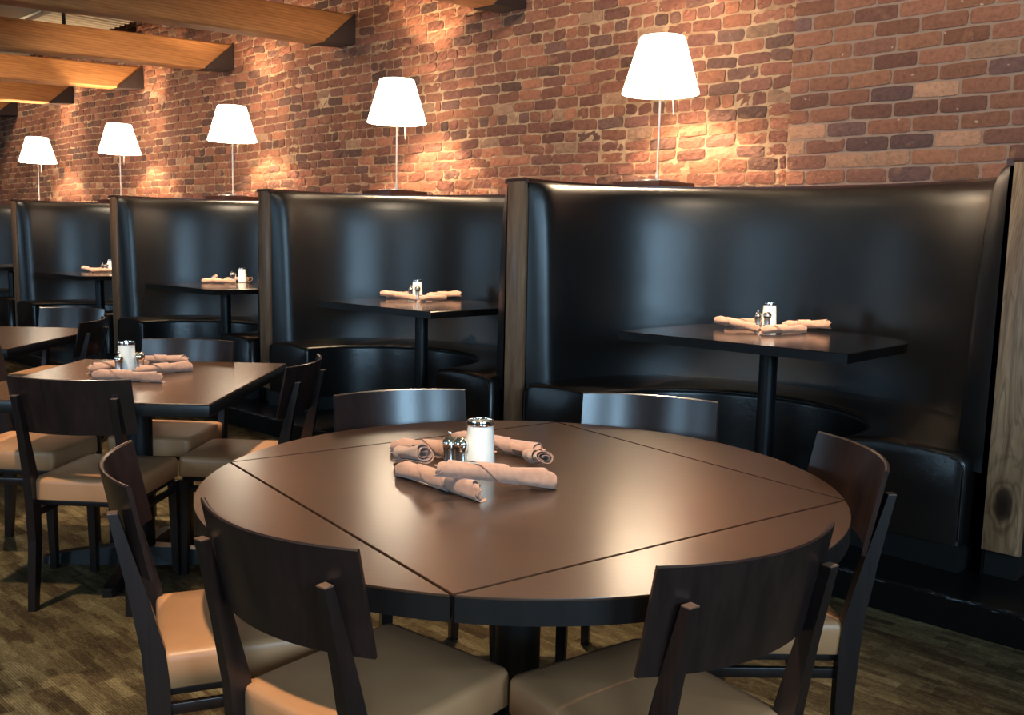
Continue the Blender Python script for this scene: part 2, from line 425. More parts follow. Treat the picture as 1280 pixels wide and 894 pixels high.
# ------------------------------------------------------------------ ceiling beams
def make_beam():
    t = thing('ceiling_beam', '', 'beam', group='timber ceiling beams running to the brick wall')
    # local frame: origin at the wall, top corner; -y into the room
    bm = bmesh.new(); hw = 0.10; L = 7.0; sl = 0.055; nseg = 20
    rnd = random.Random(5)
    # side outline: slanted end cut
    top = [(-L * i / nseg, -L * i / nseg * sl) for i in range(nseg + 1)]
    bot = [(-0.30 - (L - 0.30) * i / nseg, -0.255 - (0.30 + (L - 0.30) * i / nseg) * sl + rnd.uniform(-0.004, 0.004)) for i in range(nseg + 1)]
    rings = []
    for (ty, tz), (by, bz) in zip(top, bot):
        b = 0.012
        rings.append([(-hw + b, ty, tz), (hw - b, ty, tz), (hw, ty, tz - b), (hw, by, bz + b), (hw - b, by, bz), (-hw + b, by, bz), (-hw, by, bz + b), (-hw, ty, tz - b)])
    loft(bm, rings); from_bm('timber', bm, M['beam'], t)
    # solid dark brown wedge behind the slanted cut
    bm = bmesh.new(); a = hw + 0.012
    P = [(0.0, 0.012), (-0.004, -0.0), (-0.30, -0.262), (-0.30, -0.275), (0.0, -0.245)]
    loft(bm, [[(-a, y, z) for y, z in P], [(a, y, z) for y, z in P]]); from_bm('end_wedge', bm, M['wedge'], t)
    return t
M['wedge'] = plain('wedge_brown', srgb(52, 38, 34), 0.7)
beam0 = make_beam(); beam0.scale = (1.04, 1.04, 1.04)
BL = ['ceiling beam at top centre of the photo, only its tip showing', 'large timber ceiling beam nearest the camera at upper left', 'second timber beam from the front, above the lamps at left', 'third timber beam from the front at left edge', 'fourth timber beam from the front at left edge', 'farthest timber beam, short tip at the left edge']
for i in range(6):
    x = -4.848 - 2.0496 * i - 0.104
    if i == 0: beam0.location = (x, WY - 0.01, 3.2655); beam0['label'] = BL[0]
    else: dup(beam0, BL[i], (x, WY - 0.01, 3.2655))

# ------------------------------------------------------------------ booth platform
PZ = 0.12; PY = 3.33
bm = bmesh.new(); add_box(bm, ((-16.5 + 2.0) / 2, (PY + WY - 0.02) / 2, PZ / 2), (18.5, WY - 0.02 - PY, PZ), 0.008, 2)
struct(from_bm('baseboard_back', bm, M['step']))

# ------------------------------------------------------------------ booths
AX = 1.15; PF = 3.645; BZ = 1.635
def sup(a, b, n, k):           # half superellipse from (-a,0) over (0,b) to (a,0)
    out = []
    for i in range(k + 1):
        th = PI * i / k; c, s = math.cos(th), math.sin(th)
        out.append((-a * math.copysign(abs(c) ** (2 / n), c), b * abs(s) ** (2 / n)))
    return out
def curve(off, yf, ys, yb, n=2.5, k=48, kf=8):
    a = AX - off; pts = []
    for i in range(kf): pts.append((-a, yf + (ys - yf) * i / kf))
    for x, y in sup(a, yb - off - ys, n, k): pts.append((x, ys + y))
    for i in range(kf): pts.append((a, ys + (yf - ys) * (i + 1) / kf))
    return pts
def resample(pts, n):
    d = [0]
    for p, q in zip(pts[:-1], pts[1:]): d.append(d[-1] + math.hypot(q[0] - p[0], q[1] - p[1]))
    out = []; j = 0
    for i in range(n + 1):
        s = d[-1] * i / n
        while j < len(d) - 2 and d[j + 1] < s: j += 1
        f = (s - d[j]) / max(1e-9, d[j + 1] - d[j]); out.append((pts[j][0] + (pts[j + 1][0] - pts[j][0]) * f, pts[j][1] + (pts[j + 1][1] - pts[j][1]) * f))
    return out
YS = 3.86; YB = 4.80
def at_params(pts, ts):
    q = resample(pts, 800); return [q[int(round(u * 800))] for u in ts]
SEAT_T = [0, 0.00125, 0.00375, 0.0075, 0.0125] + [0.0125 + 0.975 * i / 90 for i in range(1, 90)] + [0.9875, 0.9925, 0.99625, 0.99875, 1]
def make_booth():
    t = thing('booth_bench', '', 'booth', group='curved black leather booths along the brick wall')
    N = 90
    # backrest: padded sheet
    prof = [(0.125, 0.50), (0.12, 0.62), (0.113, 0.80), (0.106, 1.0), (0.098, 1.2), (0.088, 1.4), (0.075, 1.52), (0.06, 1.58), (0.04, 1.615), (0.015, 1.633), (-0.015, 1.636), (-0.02, 1.60)]
    base = [resample(curve(o, PF + 0.012, YS, YB, 2.15, 80, 12), N) for o, z in prof]
    outer = resample(curve(-0.015, PF + 0.012, YS, YB, 2.15, 80, 12), N)
    bm = bmesh.new(); rows = []
    for (o, z), pts in zip(prof, base):
        row = []
        for i, (x, y) in enumerate(pts):
            s = min(i, N - i) / N * 4.2; f = 1.0
            if s < 0.14: f = math.sqrt(max(0, 1 - (1 - s / 0.14) ** 2))
            ox, oy = outer[i]; f = 0.1 + 0.9 * f
            row.append((ox + (x - ox) * f, oy + (y - oy) * f, z))
        rows.append(row)
    loft(bm, rows, cap=False, close=False); from_bm('backrest', bm, M['leather'], t, smooth=True)
    # dark cap rail on top
    a = resample(curve(0.0, PF, YS, YB, 2.15, 80, 12), N); b = resample(curve(-0.028, PF, YS, YB, 2.15, 80, 12), N)
    bm = bmesh.new(); rings = []
    for (x, y), (u, v) in zip(a, b):
        rings.append([(x, y, 1.622), (u, v, 1.622), (u, v, 1.646), (x, y, 1.646)])
    loft(bm, rings); from_bm('cap_rail', bm, M['plinth'], t, autos=40)
    # seat
    def seat_loft(inn, out, zs0, zs1, r, name, m, puff):
        bm = bmesh.new(); rings = []
        k = len(inn)
        for i in range(k):
            (x0, y0), (x1, y1) = inn[i], out[i]; w = math.hypot(x1 - x0, y1 - y0)
            e = min(i, k - 1 - i); sh = {0: 0.020, 1: 0.012, 2: 0.005, 3: 0.001}.get(e, 0.0) if puff > 0 else 0
            pr = [(0 + sh, zs0), (0 + sh, zs1 - r - sh)]
            for q in range(1, 6):
                an = PI / 2 * q / 5; pr.append((r - r * math.cos(an) + sh, zs1 - r + r * math.sin(an) - sh))
            pr += [(w * 0.3, zs1 + puff - sh), (w * 0.6, zs1 + puff - sh), (w - 0.03 - sh, zs1 - sh), (w - sh, zs1 - 0.03 - sh), (w - sh, zs0)]
            rings.append([(x0 + (x1 - x0) * s / w, y0 + (y1 - y0) * s / w, z) for s, z in pr])
        loft(bm, rings); return from_bm(name, bm, m, t, autos=60)
    SF = 3.60; inn = at_params(curve(0.50, SF, 3.70, 4.80, 2.1, 120, 14), SEAT_T); out = at_params(curve(0.035, SF, YS, YB, 2.15, 120, 14), SEAT_T)
    # keep the seat ends square
    def shift(pts, y0): return [(x, y) for x, y in pts]
    seat_loft(inn, out, 0.22, 0.572, 0.035, 'seat', M['seat_leather'], 0.012)
    inn2 = at_params(curve(0.47, SF + 0.03, 3.70, 4.80, 2.1, 120, 14), SEAT_T)
    seat_loft(inn2, out, PZ, 0.225, 0.005, 'seat_base', M['black_matte'], 0.0)
    # piping along the seat front edge
    pp = [(inn[i][0] - 0.0, inn[i][1], 0.560) for i in range(3, len(inn) - 3, 2)]
    pp = [(x * 1.006, y, z) for x, y, z in pp]
    tube('piping', pp, 0.0045, M['leather'], t, 8)
    for sg in (-1, 1):
        xo = sg * (AX - 0.045)
        tube('piping', [(xo - sg * 0.05, SF + 0.003, 0.552), (xo - sg * 0.02, SF, 0.548), (xo - sg * 0.004, SF, 0.530), (xo, SF, 0.49), (xo, SF, 0.36), (xo, SF + 0.002, 0.24)], 0.0045, M['leather'], t, 8)
    # body behind the upholstery
    bm = bmesh.new(); rings = []
    for (x, y) in b: rings.append([(x, y, PZ), (x * 1.0, y + 0.02, PZ), (x, y + 0.02, 1.62), (x, y, 1.62)])
    loft(bm, rings); from_bm('back_shell', bm, M['black_matte'], t)
    return t
XC0 = -3.437 + PITCH / 2   # booth centre
booth0 = make_booth()
BN = ['nearest black curved booth on the right of the photo', 'second curved booth from the right, behind the round table', 'third curved booth from the right, left of photo centre', 'fourth curved booth from the right, near left edge', 'farthest curved booth, sliver showing at the left edge']
for k in range(5):
    p = (XC0 - PITCH * k, 0, 0)
    if k == 0: booth0.location = p; booth0['label'] = BN[0]
    else: dup(booth0, BN[k], p)

# dividers
def make_divider():
    t = thing('booth_divider', '', 'partition', group='wood fronted dividers between booths')
    hw = 0.062
    box('core', (0, (PF + 0.03 + WY - 0.02) / 2 - PF, (PZ + BZ) / 2), (hw * 2 - 0.012, WY - 0.02 - PF - 0.03, BZ - PZ), M['black_matte'], t)
    box('front_board', (0, 0.012, (0.22 + BZ) / 2), (hw * 2, 0.028, BZ - 0.22), M['panel_wood'], t, 0.003)
    box('cap', (0, 0.02, BZ + 0.007), (hw * 2 + 0.006, 0.05, 0.014), M['plinth'], t, 0.002)
    box('edge_strip', (hw + 0.003, 0.014, (0.22 + BZ) / 2), (0.006, 0.022, BZ - 0.22), M['panel_wood'], t)
    return t
def knot_mat():
    t = NT('knotty_walnut')
    tc = t.n('ShaderNodeTexCoord'); sub = t.n('ShaderNodeVectorMath', operation='SUBTRACT'); t.l(tc.outputs['Object'], sub.inputs[0]); sub.inputs[1].default_value = (0.0, 0, 0.40)
    sc_ = t.n('ShaderNodeVectorMath', operation='MULTIPLY'); t.l(sub.outputs[0], sc_.inputs[0]); sc_.inputs[1].default_value = (1.0, 0.0, 0.42)
    nz = t.n('ShaderNodeTexNoise'); nz.inputs['Scale'].default_value = 7; t.l(tc.outputs['Object'], nz.inputs['Vector'])
    ln = t.n('ShaderNodeVectorMath', operation='LENGTH'); t.l(sc_.outputs[0], ln.inputs[0])
    ad = t.n('ShaderNodeMath', operation='MULTIPLY_ADD'); t.l(nz.outputs['Fac'], ad.inputs[0]); ad.inputs[1].default_value = 0.06; t.l(ln.outputs['Value'], ad.inputs[2])
    wn = t.n('ShaderNodeMath', operation='MULTIPLY'); t.l(ad.outputs[0], wn.inputs[0]); wn.inputs[1].default_value = 95 * 2
    si = t.n('ShaderNodeMath', operation='SINE'); t.l(wn.outputs[0], si.inputs[0])
    v = t.obj((11, 11, 0.9)); n1 = t.noise(v, 2.4, 6, 0.6, 0.8)
    c = t.ramp(n1, [(0.3, srgb(112, 80, 56)), (0.5, srgb(152, 114, 82)), (0.7, srgb(180, 142, 106))])
    near = t.ramp(ad.outputs[0], [(0.06, (0.55, 0.55, 0.55, 1)), (0.17, (0, 0, 0, 1))])
    c = t.mix(t.mix(1.0, t.ramp(si.outputs[0], [(0.35, (0, 0, 0, 1)), (1.0, (1, 1, 1, 1))]), near, 'MULTIPLY'), c, srgb(78, 56, 38))
    v3 = t.obj((3.2, 3.2, 0.55)); n3 = t.noise(v3, 1.6, 2, 0.4, 2.2)
    w3 = t.n('ShaderNodeMath', operation='MULTIPLY'); t.l(n3, w3.inputs[0]); w3.inputs[1].default_value = 75
    s3 = t.n('ShaderNodeMath', operation='SINE'); t.l(w3.outputs[0], s3.inputs[0])
    c = t.mix(t.ramp(s3.outputs[0], [(0.5, (0, 0, 0, 1)), (1.0, (0.45, 0.45, 0.45, 1))]), c, srgb(84, 60, 40))
    c = t.mix(t.ramp(ad.outputs[0], [(0.030, (1, 1, 1, 1)), (0.055, (0.85, 0.85, 0.85, 1)), (0.066, (0, 0, 0, 1))]), c, srgb(36, 22, 16))
    return t.set(col=c, rough=0.45, nrm=t.bump(n1, 0.15, 0.003))
div0 = make_divider()
DL = ['wide knotty wood fronted booth divider at right edge of photo', 'wood fronted divider right of the second booth, photo centre', 'wood fronted divider at the left side of the second booth', 'wood fronted divider at the left side of the third booth', 'wood fronted divider at far left, beside the fourth booth']
for k in range(5):
    p = (-0.964 - PITCH * k, PF, 0)
    if k == 0: div0.location = p; div0['label'] = DL[0]
    else: dup(div0, DL[k], p)
for ch in div0.children:
    if ch.name.startswith(('front_board',)):
        ch.data = ch.data.copy(); ch.data.materials[0] = knot_mat()

# ledge behind the booths (with plinths and lamps)
def ledge():
    bm = bmesh.new(); N = 60
    for k in range(5):
        cx = XC0 - PITCH * k
        pts = [(x + cx, y) for x, y in resample(curve(-0.03, 4.0, YS if YS > 4.0 else 4.02, YB, 2.15, 80, 4), N)]
        x0, x1 = cx - PITCH / 2 , cx + PITCH / 2
        rings = []
        for i, (x, y) in enumerate(pts):
            xx = max(x0, min(x1, x)); wall_x = x0 + (x1 - x0) * i / N
            rings.append([(xx, y, 1.60), (wall_x, WY - 0.02, 1.60), (wall_x, WY - 0.02, 1.628), (xx, y, 1.628)])
        loft(bm, rings)
    struct(from_bm('trim_3', bm, M['plinth']))
ledge()

# ------------------------------------------------------------------ booth lamps
def make_lamp():
    t = thing('table_lamp', '', 'lamp', group='white shaded lamps on the booth ledge')
    lathe('base', [(0.0, 0), (0.135, 0), (0.14, 0.004), (0.138, 0.010), (0.012, 0.016), (0.0, 0.016)], M['alu'], t, 40)
    lathe('pole', [(0.012, 0.014), (0.012, 0.06), (0.0065, 0.065), (0.0065, 0.60), (0.012, 0.605), (0.012, 0.66), (0.0, 0.66)], M['alu'], t, 16)
    bm = bmesh.new(); n = 64
    prof = [(0.229, 0.525), (0.232, 0.525), (0.229, 0.535), (0.135, 0.848), (0.131, 0.852), (0.129, 0.846), (0.2255, 0.532)]
    rings = [[(r * math.cos(2 * PI * i / n), r * math.sin(2 * PI * i / n), z) for i in range(n)] for r, z in prof]
    rings.append(rings[0]); loft(bm, rings, cap=False); bmesh.ops.remove_doubles(bm, verts=bm.verts, dist=1e-5)
    sh = from_bm('lamp_shade', bm, M['shade'], t, autos=40)
    tube('switch_rod', [(0.075, 0.02, 0.60), (0.085, 0.01, 0.50), (0.10, 0.0, 0.395)], 0.0028, M['alu'], t, 8)
    lathe('bulb', [(0.0, 0.640), (0.02, 0.65), (0.022, 0.662), (0.018, 0.680), (0.0, 0.686)], M['bulbg'], t, 16)
    return t
tb = NT('bulb_glow'); M['bulbg'] = tb.set(col=(1, 1, 1, 1), em=(1, 0.8, 0.55, 1), ems=6.0)
def make_plinth(x, label):
    o = box('lamp_plinth', (x - 0.02, 4.775, 1.663), (0.34, 0.38, 0.054), M['plinth'], None, 0.003)
    return tag(o, label, 'lamp stand', 'wooden plinths under the lamps')
lamp0 = make_lamp()
LL = ['lit white shaded lamp nearest the camera, behind the large right booth', 'lit white shaded lamp above the second booth, second from right', 'middle one of the five lit white lamps', 'lit white shaded lamp, second from the left edge', 'lit white shaded lamp farthest away at left edge']
PLb = ['wooden plinth under the rightmost lamp', 'wooden plinth under the lamp second from right', 'wooden plinth under the middle lamp', 'wooden plinth under the lamp second from left', 'wooden plinth under the leftmost lamp']
for k in range(5):
    x = -3.332 - PITCH * k; p = (x, 4.776, 1.69)
    if k == 0: lamp0.location = p; lamp0['label'] = LL[0]
    else: dup(lamp0, LL[k], p)
    make_plinth(x, PLb[k])
    light('lamp_bulb', 'POINT', (x, 4.776, 1.69 + 0.70), 72, (1.0, 0.72, 0.45), shadow_soft_size=0.018)

# ------------------------------------------------------------------ booth tables
def make_booth_table():
    t = thing('booth_table', '', 'table', group='pedestal tables in the booths')
    fy = -0.42; w = 0.56; by = 0.50
    out = [(-w, fy), (w, fy)]
    for i in range(0, 33):
        th = PI * i / 32; c, s = math.cos(th), math.sin(th)
        out.append((w * math.copysign(abs(c) ** 0.8, c), 0.10 + (by - 0.10) * abs(s) ** 0.8))
    bm = bmesh.new(); rings = []
    for z, k in ((0.745, 1.0), (0.782, 1.0), (0.785, 0.996)): rings.append([(x * k, y * k, z) for x, y in out])
    loft(bm, rings); from_bm('tabletop', bm, M['booth_top'], t)
    bm = bmesh.new(); loft(bm, [[(x * 1.002, y * 1.002, z) for x, y in out] for z in (0.744, 0.781)], cap=False); from_bm('edge_band', bm, M['edge'], t)
    lathe('column', [(0.042, 0.03), (0.042, 0.72), (0.15, 0.73), (0.15, 0.744), (0.0, 0.744)], M['black_metal'], t, 24)
    lathe('foot', [(0.0, 0.0), (0.27, 0.0), (0.27, 0.012), (0.10, 0.035), (0.0, 0.04)], M['black_metal'], t, 36)
    return t
bt0 = make_booth_table()
BTL = ['dark table inside the nearest booth at right', 'dark table inside the second booth from right', 'dark table inside the third booth from right', 'dark table inside the fourth booth from right', 'dark table inside the farthest booth at left edge']
for k in range(5):
    p = (-2.108 - PITCH * k, 3.985, PZ)
    if k == 0: bt0.location = p; bt0['label'] = BTL[0]
    else: dup(bt0, BTL[k], p)

# ------------------------------------------------------------------ round table
RT = (-1.48, 1.6085); RR = 0.7455; RTH = 0.5988
def make_round_table():
    t = thing('round_table', 'large round brown table with a square centre and four drop leaves', 'table', (RT[0], RT[1], 0), RTH)
    z0, z1 = 0.703, 0.75; g = 0.0022
    # square centre with corners on the circle at local 0/90/180/270 deg
    def plate(name, out, parent, m=M['table_top'], e=M['edge']):
        bm = bmesh.new(); b = 0.003
        cx = sum(p[0] for p in out) / len(out); cy = sum(p[1] for p in out) / len(out)
        def inset(k): return [((x - cx) * k + cx, (y - cy) * k + cy) for x, y in out]
        loft(bm, [[(x, y, z) for x, y in o] for o, z in ((out, z1 - 0.004), (inset(0.9985), z1 - 0.001), (inset(0.996), z1))], cap=True)
        o = from_bm(name, bm, m, parent)
        bm = bmesh.new(); loft(bm, [[(x, y, z0) for x, y in out], [(x, y, z1 - 0.004) for x, y in out]])
        q = from_bm('edge_band', bm, e, o); return o
    q = RR - g * 1.5
    plate('centre_panel', [(q, 0), (0, q), (-q, 0), (0, -q)], t)
    for k in range(4):
        a0 = PI / 2 * k; out = []
        s = g * 1.6 / RR
        for i in range(33):
            a = a0 + s + (PI / 2 - 2 * s) * i / 32; out.append((RR * math.cos(a), RR * math.sin(a)))
        mid = (math.cos(a0 + PI / 4) * g, math.sin(a0 + PI / 4) * g)
        out = [(x + mid[0] * 0.4, y + mid[1] * 0.4) for x, y in out]
        plate('drop_leaf', out, t)
    box('apron', (0, 0, 0.685), (0.72, 0.72, 0.036), M['edge'], t, 0.003, 2, Matrix.Rotation(PI / 4, 4, 'Z'))
    lathe('column', [(0.055, 0.04), (0.055, 0.667), (0.0, 0.667)], M['black_metal'], t, 32)
    for k in range(4):
        a = PI / 2 * k + 0.5; bm = bmesh.new(); c, s = math.cos(a), math.sin(a); rings = []
        for d, hw, zt in ((0.0, 0.05, 0.075), (0.12, 0.04, 0.07), (0.30, 0.035, 0.045), (0.36, 0.038, 0.03), (0.385, 0.02, 0.022)):
            rings.append([(d * c - hw * -s, d * s - hw * c, 0.0), (d * c + hw * -s, d * s + hw * c, 0.0), (d * c + hw * 0.7 * -s, d * s + hw * 0.7 * c, zt), (d * c - hw * 0.7 * -s, d * s - hw * 0.7 * c, zt)])
        loft(bm, rings); from_bm('foot', bm, M['black_metal'], t)
    return t
make_round_table()

# ------------------------------------------------------------------ four seat tables
def make_small_table():
    t = thing('square_table', '', 'table', group='rectangular pedestal tables at left')
    hx, hy = 0.455, 0.53
    bm = bmesh.new(); add_box(bm, (0, 0, 0.7475), (2 * hx, 2 * hy, 0.005), 0.0015, 1); from_bm('tabletop', bm, M['small_top'], t)
    box('edge_band', (0, 0, 0.7245), (2 * hx + 0.002, 2 * hy + 0.002, 0.041), M['edge'], t, 0.002)
    lathe('column', [(0.05, 0.04), (0.05, 0.69), (0.16, 0.695), (0.16, 0.704), (0.0, 0.704)], M['black_metal'], t, 28)
    for k in range(4):
        a = PI / 2 * k + 0.06; bm = bmesh.new(); c, s = math.cos(a), math.sin(a); rings = []
        for d, hw, zt in ((0.0, 0.05, 0.075), (0.12, 0.038, 0.07), (0.28, 0.03, 0.05), (0.36, 0.032, 0.035), (0.385, 0.018, 0.026)):
            rings.append([(d * c + hw * s, d * s - hw * c, 0.0), (d * c - hw * s, d * s + hw * c, 0.0), (d * c - hw * 0.7 * s, d * s + hw * 0.7 * c, zt), (d * c + hw * 0.7 * s, d * s - hw * 0.7 * c, zt)])
        loft(bm, rings); from_bm('foot', bm, M['black_metal'], t)
    return t
st0 = make_small_table(); st0.location = (-3.57, 1.63, 0); st0.rotation_euler = (0, 0, R(43.2)); st0['label'] = 'brown rectangular table with napkins left of the round table'
dup(st0, 'brown rectangular table at far left edge, behind the one with napkins', (-5.55, 1.65, 0), R(43.2))

# ------------------------------------------------------------------ chairs
def make_chair():
    t = thing('dining_chair', '', 'chair', group='dark wood dining chairs with tan seats')
    W, DF, DR = 0.179, 0.203, -0.195
    # tan upholstered seat: rounded box, softly crowned
    bm = bmesh.new(); n = 14; r = 0.02
    def outl(k, rr):
        pts = []
        for cx, cy, a0 in ((W - rr, DF - rr, 0), (-W + rr, DF - rr, 90), (-W + rr, DR + rr, 180), (W - rr, DR + rr, 270)):
            for i in range(5):
                a = R(a0 + 90 * i / 4); pts.append((cx + rr * math.cos(a), cy + rr * math.sin(a)))
        cx, cy = 0, (DF + DR) / 2
        return [(x * k, (y - cy) * k + cy) for x, y in pts]
    rings = [[(x, y, z) for x, y in outl(k, 0.022)] for k, z in ((0.975, 0.392), (1.0, 0.396), (1.0, 0.45), (0.992, 0.460), (0.972, 0.467), (0.90, 0.471), (0.6, 0.476), (0.25, 0.478))]
    loft(bm, rings); from_bm('seat', bm, M['vinyl'], t, autos=50)
    box('seat_frame', (0, 0.005, 0.382), (2 * W - 0.03, DF - DR - 0.03, 0.020), M['chair_wood'], t, 0.003)
    # curved back slab
    ws, th = 0.213, 0.010; N = 24
    def sy(x, z):
        f = (z - 0.64) / (0.834 - 0.64); ye = -0.196 + (-0.235 + 0.196) * f
        return ye - 0.056 * (1 - (x / ws) ** 2)
    bm = bmesh.new(); rings = []
    for i in range(N + 1):
        x = -ws + 2 * ws * i / N; sl = 2 * 0.056 * x / ws ** 2; nn = math.hypot(1, sl); nx, ny = -sl / nn * -1, -1 / nn
        z0, z1 = 0.642, 0.836; b = 0.003
        def P(z, o): return (x + nx * -o * (-1) * 1.0 * 0 + (sl / nn) * o * 1.0, sy(x, z) - o / nn, z)
        rings.append([P(z0, 0), P(z1 - b, 0), P(z1, b), P(z1, th - b), P(z1 - b, th), P(z0, th)])
    loft(bm, rings); from_bm('backrest', bm, M['slab_wood'], t, autos=35)
    # rear legs running up into the back posts
    for s in (-1, 1):
        px = 0.172 * s
        path = [(0.0, -0.212, 0.013, 0.014), (0.25, -0.192, 0.0145, 0.020), (0.40, -0.196, 0.0145, 0.024), (0.48, -0.203, 0.014, 0.023), (0.62, -0.233, 0.013, 0.0165), (0.700, -0.253, 0.012, 0.0125), (0.772, -0.271, 0.011, 0.0095)]
        bm = bmesh.new(); rings = []
        for z, y, hx, hy in path: rings.append(rectring((px + (0.004 * s if z < 0.1 else 0), y), hx, hy, z))
        loft(bm, rings); from_bm('leg', bm, M['chair_wood'], t)
        box('post_tip', (px, -0.2712, 0.7732), (0.0215, 0.0185, 0.0024), M['lit_tip'], t)
        bm = bmesh.new(); rings = [rectring((0.166 * s, 0.186), 0.012, 0.012, 0.0), rectring((0.163 * s, 0.178), 0.0165, 0.0165, 0.38)]
        loft(bm, rings); from_bm('leg', bm, M['chair_wood'], t)
        box('stretcher', (0.165 * s, -0.005, 0.345), (0.014, 0.36, 0.024), M['chair_wood'], t, 0.002)
    return t
M['lit_tip'] = wood('spotlit_tip', srgb(80, 60, 48), srgb(112, 86, 66), 0.5, 2, 10)  # spot light on the post tops, painted as a lighter wood tone
CH = [(-1.374, 1.089, 4.3, 'near chair with its curved back toward the camera, left of the round table front'),
      (-0.966, 1.406, 78.7, 'nearest chair at lower right with its back toward the camera, at the round table'),
      (-1.83, 1.076, -25.0, 'chair at the left of the round table seen side-on, back edge curving left'),
      (-1.095, 2.009, 134.6, 'chair at the right of the round table, in front of the right booth'),
      (-2.042, 1.79, -113.4, 'chair behind the round table at left, blue sheen on its back'),
      (-1.582, 2.213, -153.4, 'chair behind the round table at right, before the large booth'),
      (-3.35, 1.41, 39.4, 'chair at left with its back to the camera, at the table with napkins'),
      (-3.29, 1.932, 129.7, 'chair on the right of the left napkin table, facing away toward it'),
      (-3.86, 1.89, -140.0, 'chair on the far side of the left napkin table'),
      (-3.99, 1.36, -50.0, 'chair on the left of the napkin table, only seat and leg in frame'),
      (-5.96, 2.196, -140.0, 'far left chair facing the camera behind the rear table'),
      (-5.437, 1.97, 142.4, 'far left chair beside the rear table, back curving to the right'),
      (-5.27, 1.36, 39.4, 'chair in front of the rear table at left edge, only seat corner seen')]
ch0 = make_chair()
for i, (x, y, a, lb) in enumerate(CH):
    if i == 0: ch0.location = (x, y, 0); ch0.rotation_euler = (0, 0, R(a)); ch0['label'] = lb
    else: dup(ch0, lb, (x, y, 0), R(a))

# ------------------------------------------------------------------ candles, shakers, napkins
def make_candle():
    t = thing('candle_holder', '', 'candle', group='white glass candle holders with chrome rims')
    lathe('glass', [(0.0, 0.0), (0.034, 0.0), (0.0375, 0.004), (0.0375, 0.012), (0.0315, 0.122), (0.0300, 0.122), (0.034, 0.02), (0.0, 0.012)], M['glass_white'], t, 36)
    lathe('rim', [(0.029, 0.120), (0.0330, 0.119), (0.0340, 0.124), (0.0325, 0.131), (0.0295, 0.131), (0.029, 0.128), (0.029, 0.120)], M['chrome'], t, 36, cap=False)
    lathe('wax', [(0.0, 0.012), (0.031, 0.014), (0.029, 0.075), (0.0, 0.075)], M['wax'], t, 24)
    return t
def make_salt():
    t = thing('salt_shaker', '', 'shaker', group='steel salt shakers')
    lathe('body', [(0.0, 0.0), (0.0185, 0.0), (0.0190, 0.004), (0.0165, 0.014), (0.0150, 0.035), (0.0158, 0.052), (0.0165, 0.055), (0.0, 0.055)], M['steel'], t, 28)
    lathe('cap', [(0.0, 0.055), (0.0170, 0.056), (0.0200, 0.064), (0.0208, 0.072), (0.0190, 0.081), (0.0130, 0.088), (0.0, 0.090)], M['chrome'], t, 28)
    return t
def make_pepper():
    t = thing('pepper_mill', '', 'pepper mill', group='steel pepper mills')
    lathe('body', [(0.0, 0.0), (0.0185, 0.0), (0.0190, 0.004), (0.0160, 0.014), (0.0145, 0.035), (0.0155, 0.052), (0.0165, 0.056), (0.0, 0.056)], M['steel'], t, 28)
    lathe('head', [(0.0, 0.056), (0.0170, 0.057), (0.0185, 0.066), (0.0175, 0.075), (0.0120, 0.082), (0.005, 0.085), (0.0035, 0.088), (0.0, 0.088)], M['chrome'], t, 28)
    lathe('knob', [(0.0, 0.086), (0.0045, 0.088), (0.0062, 0.093), (0.0045, 0.098), (0.0, 0.099)], M['chrome'], t, 16)
    return t
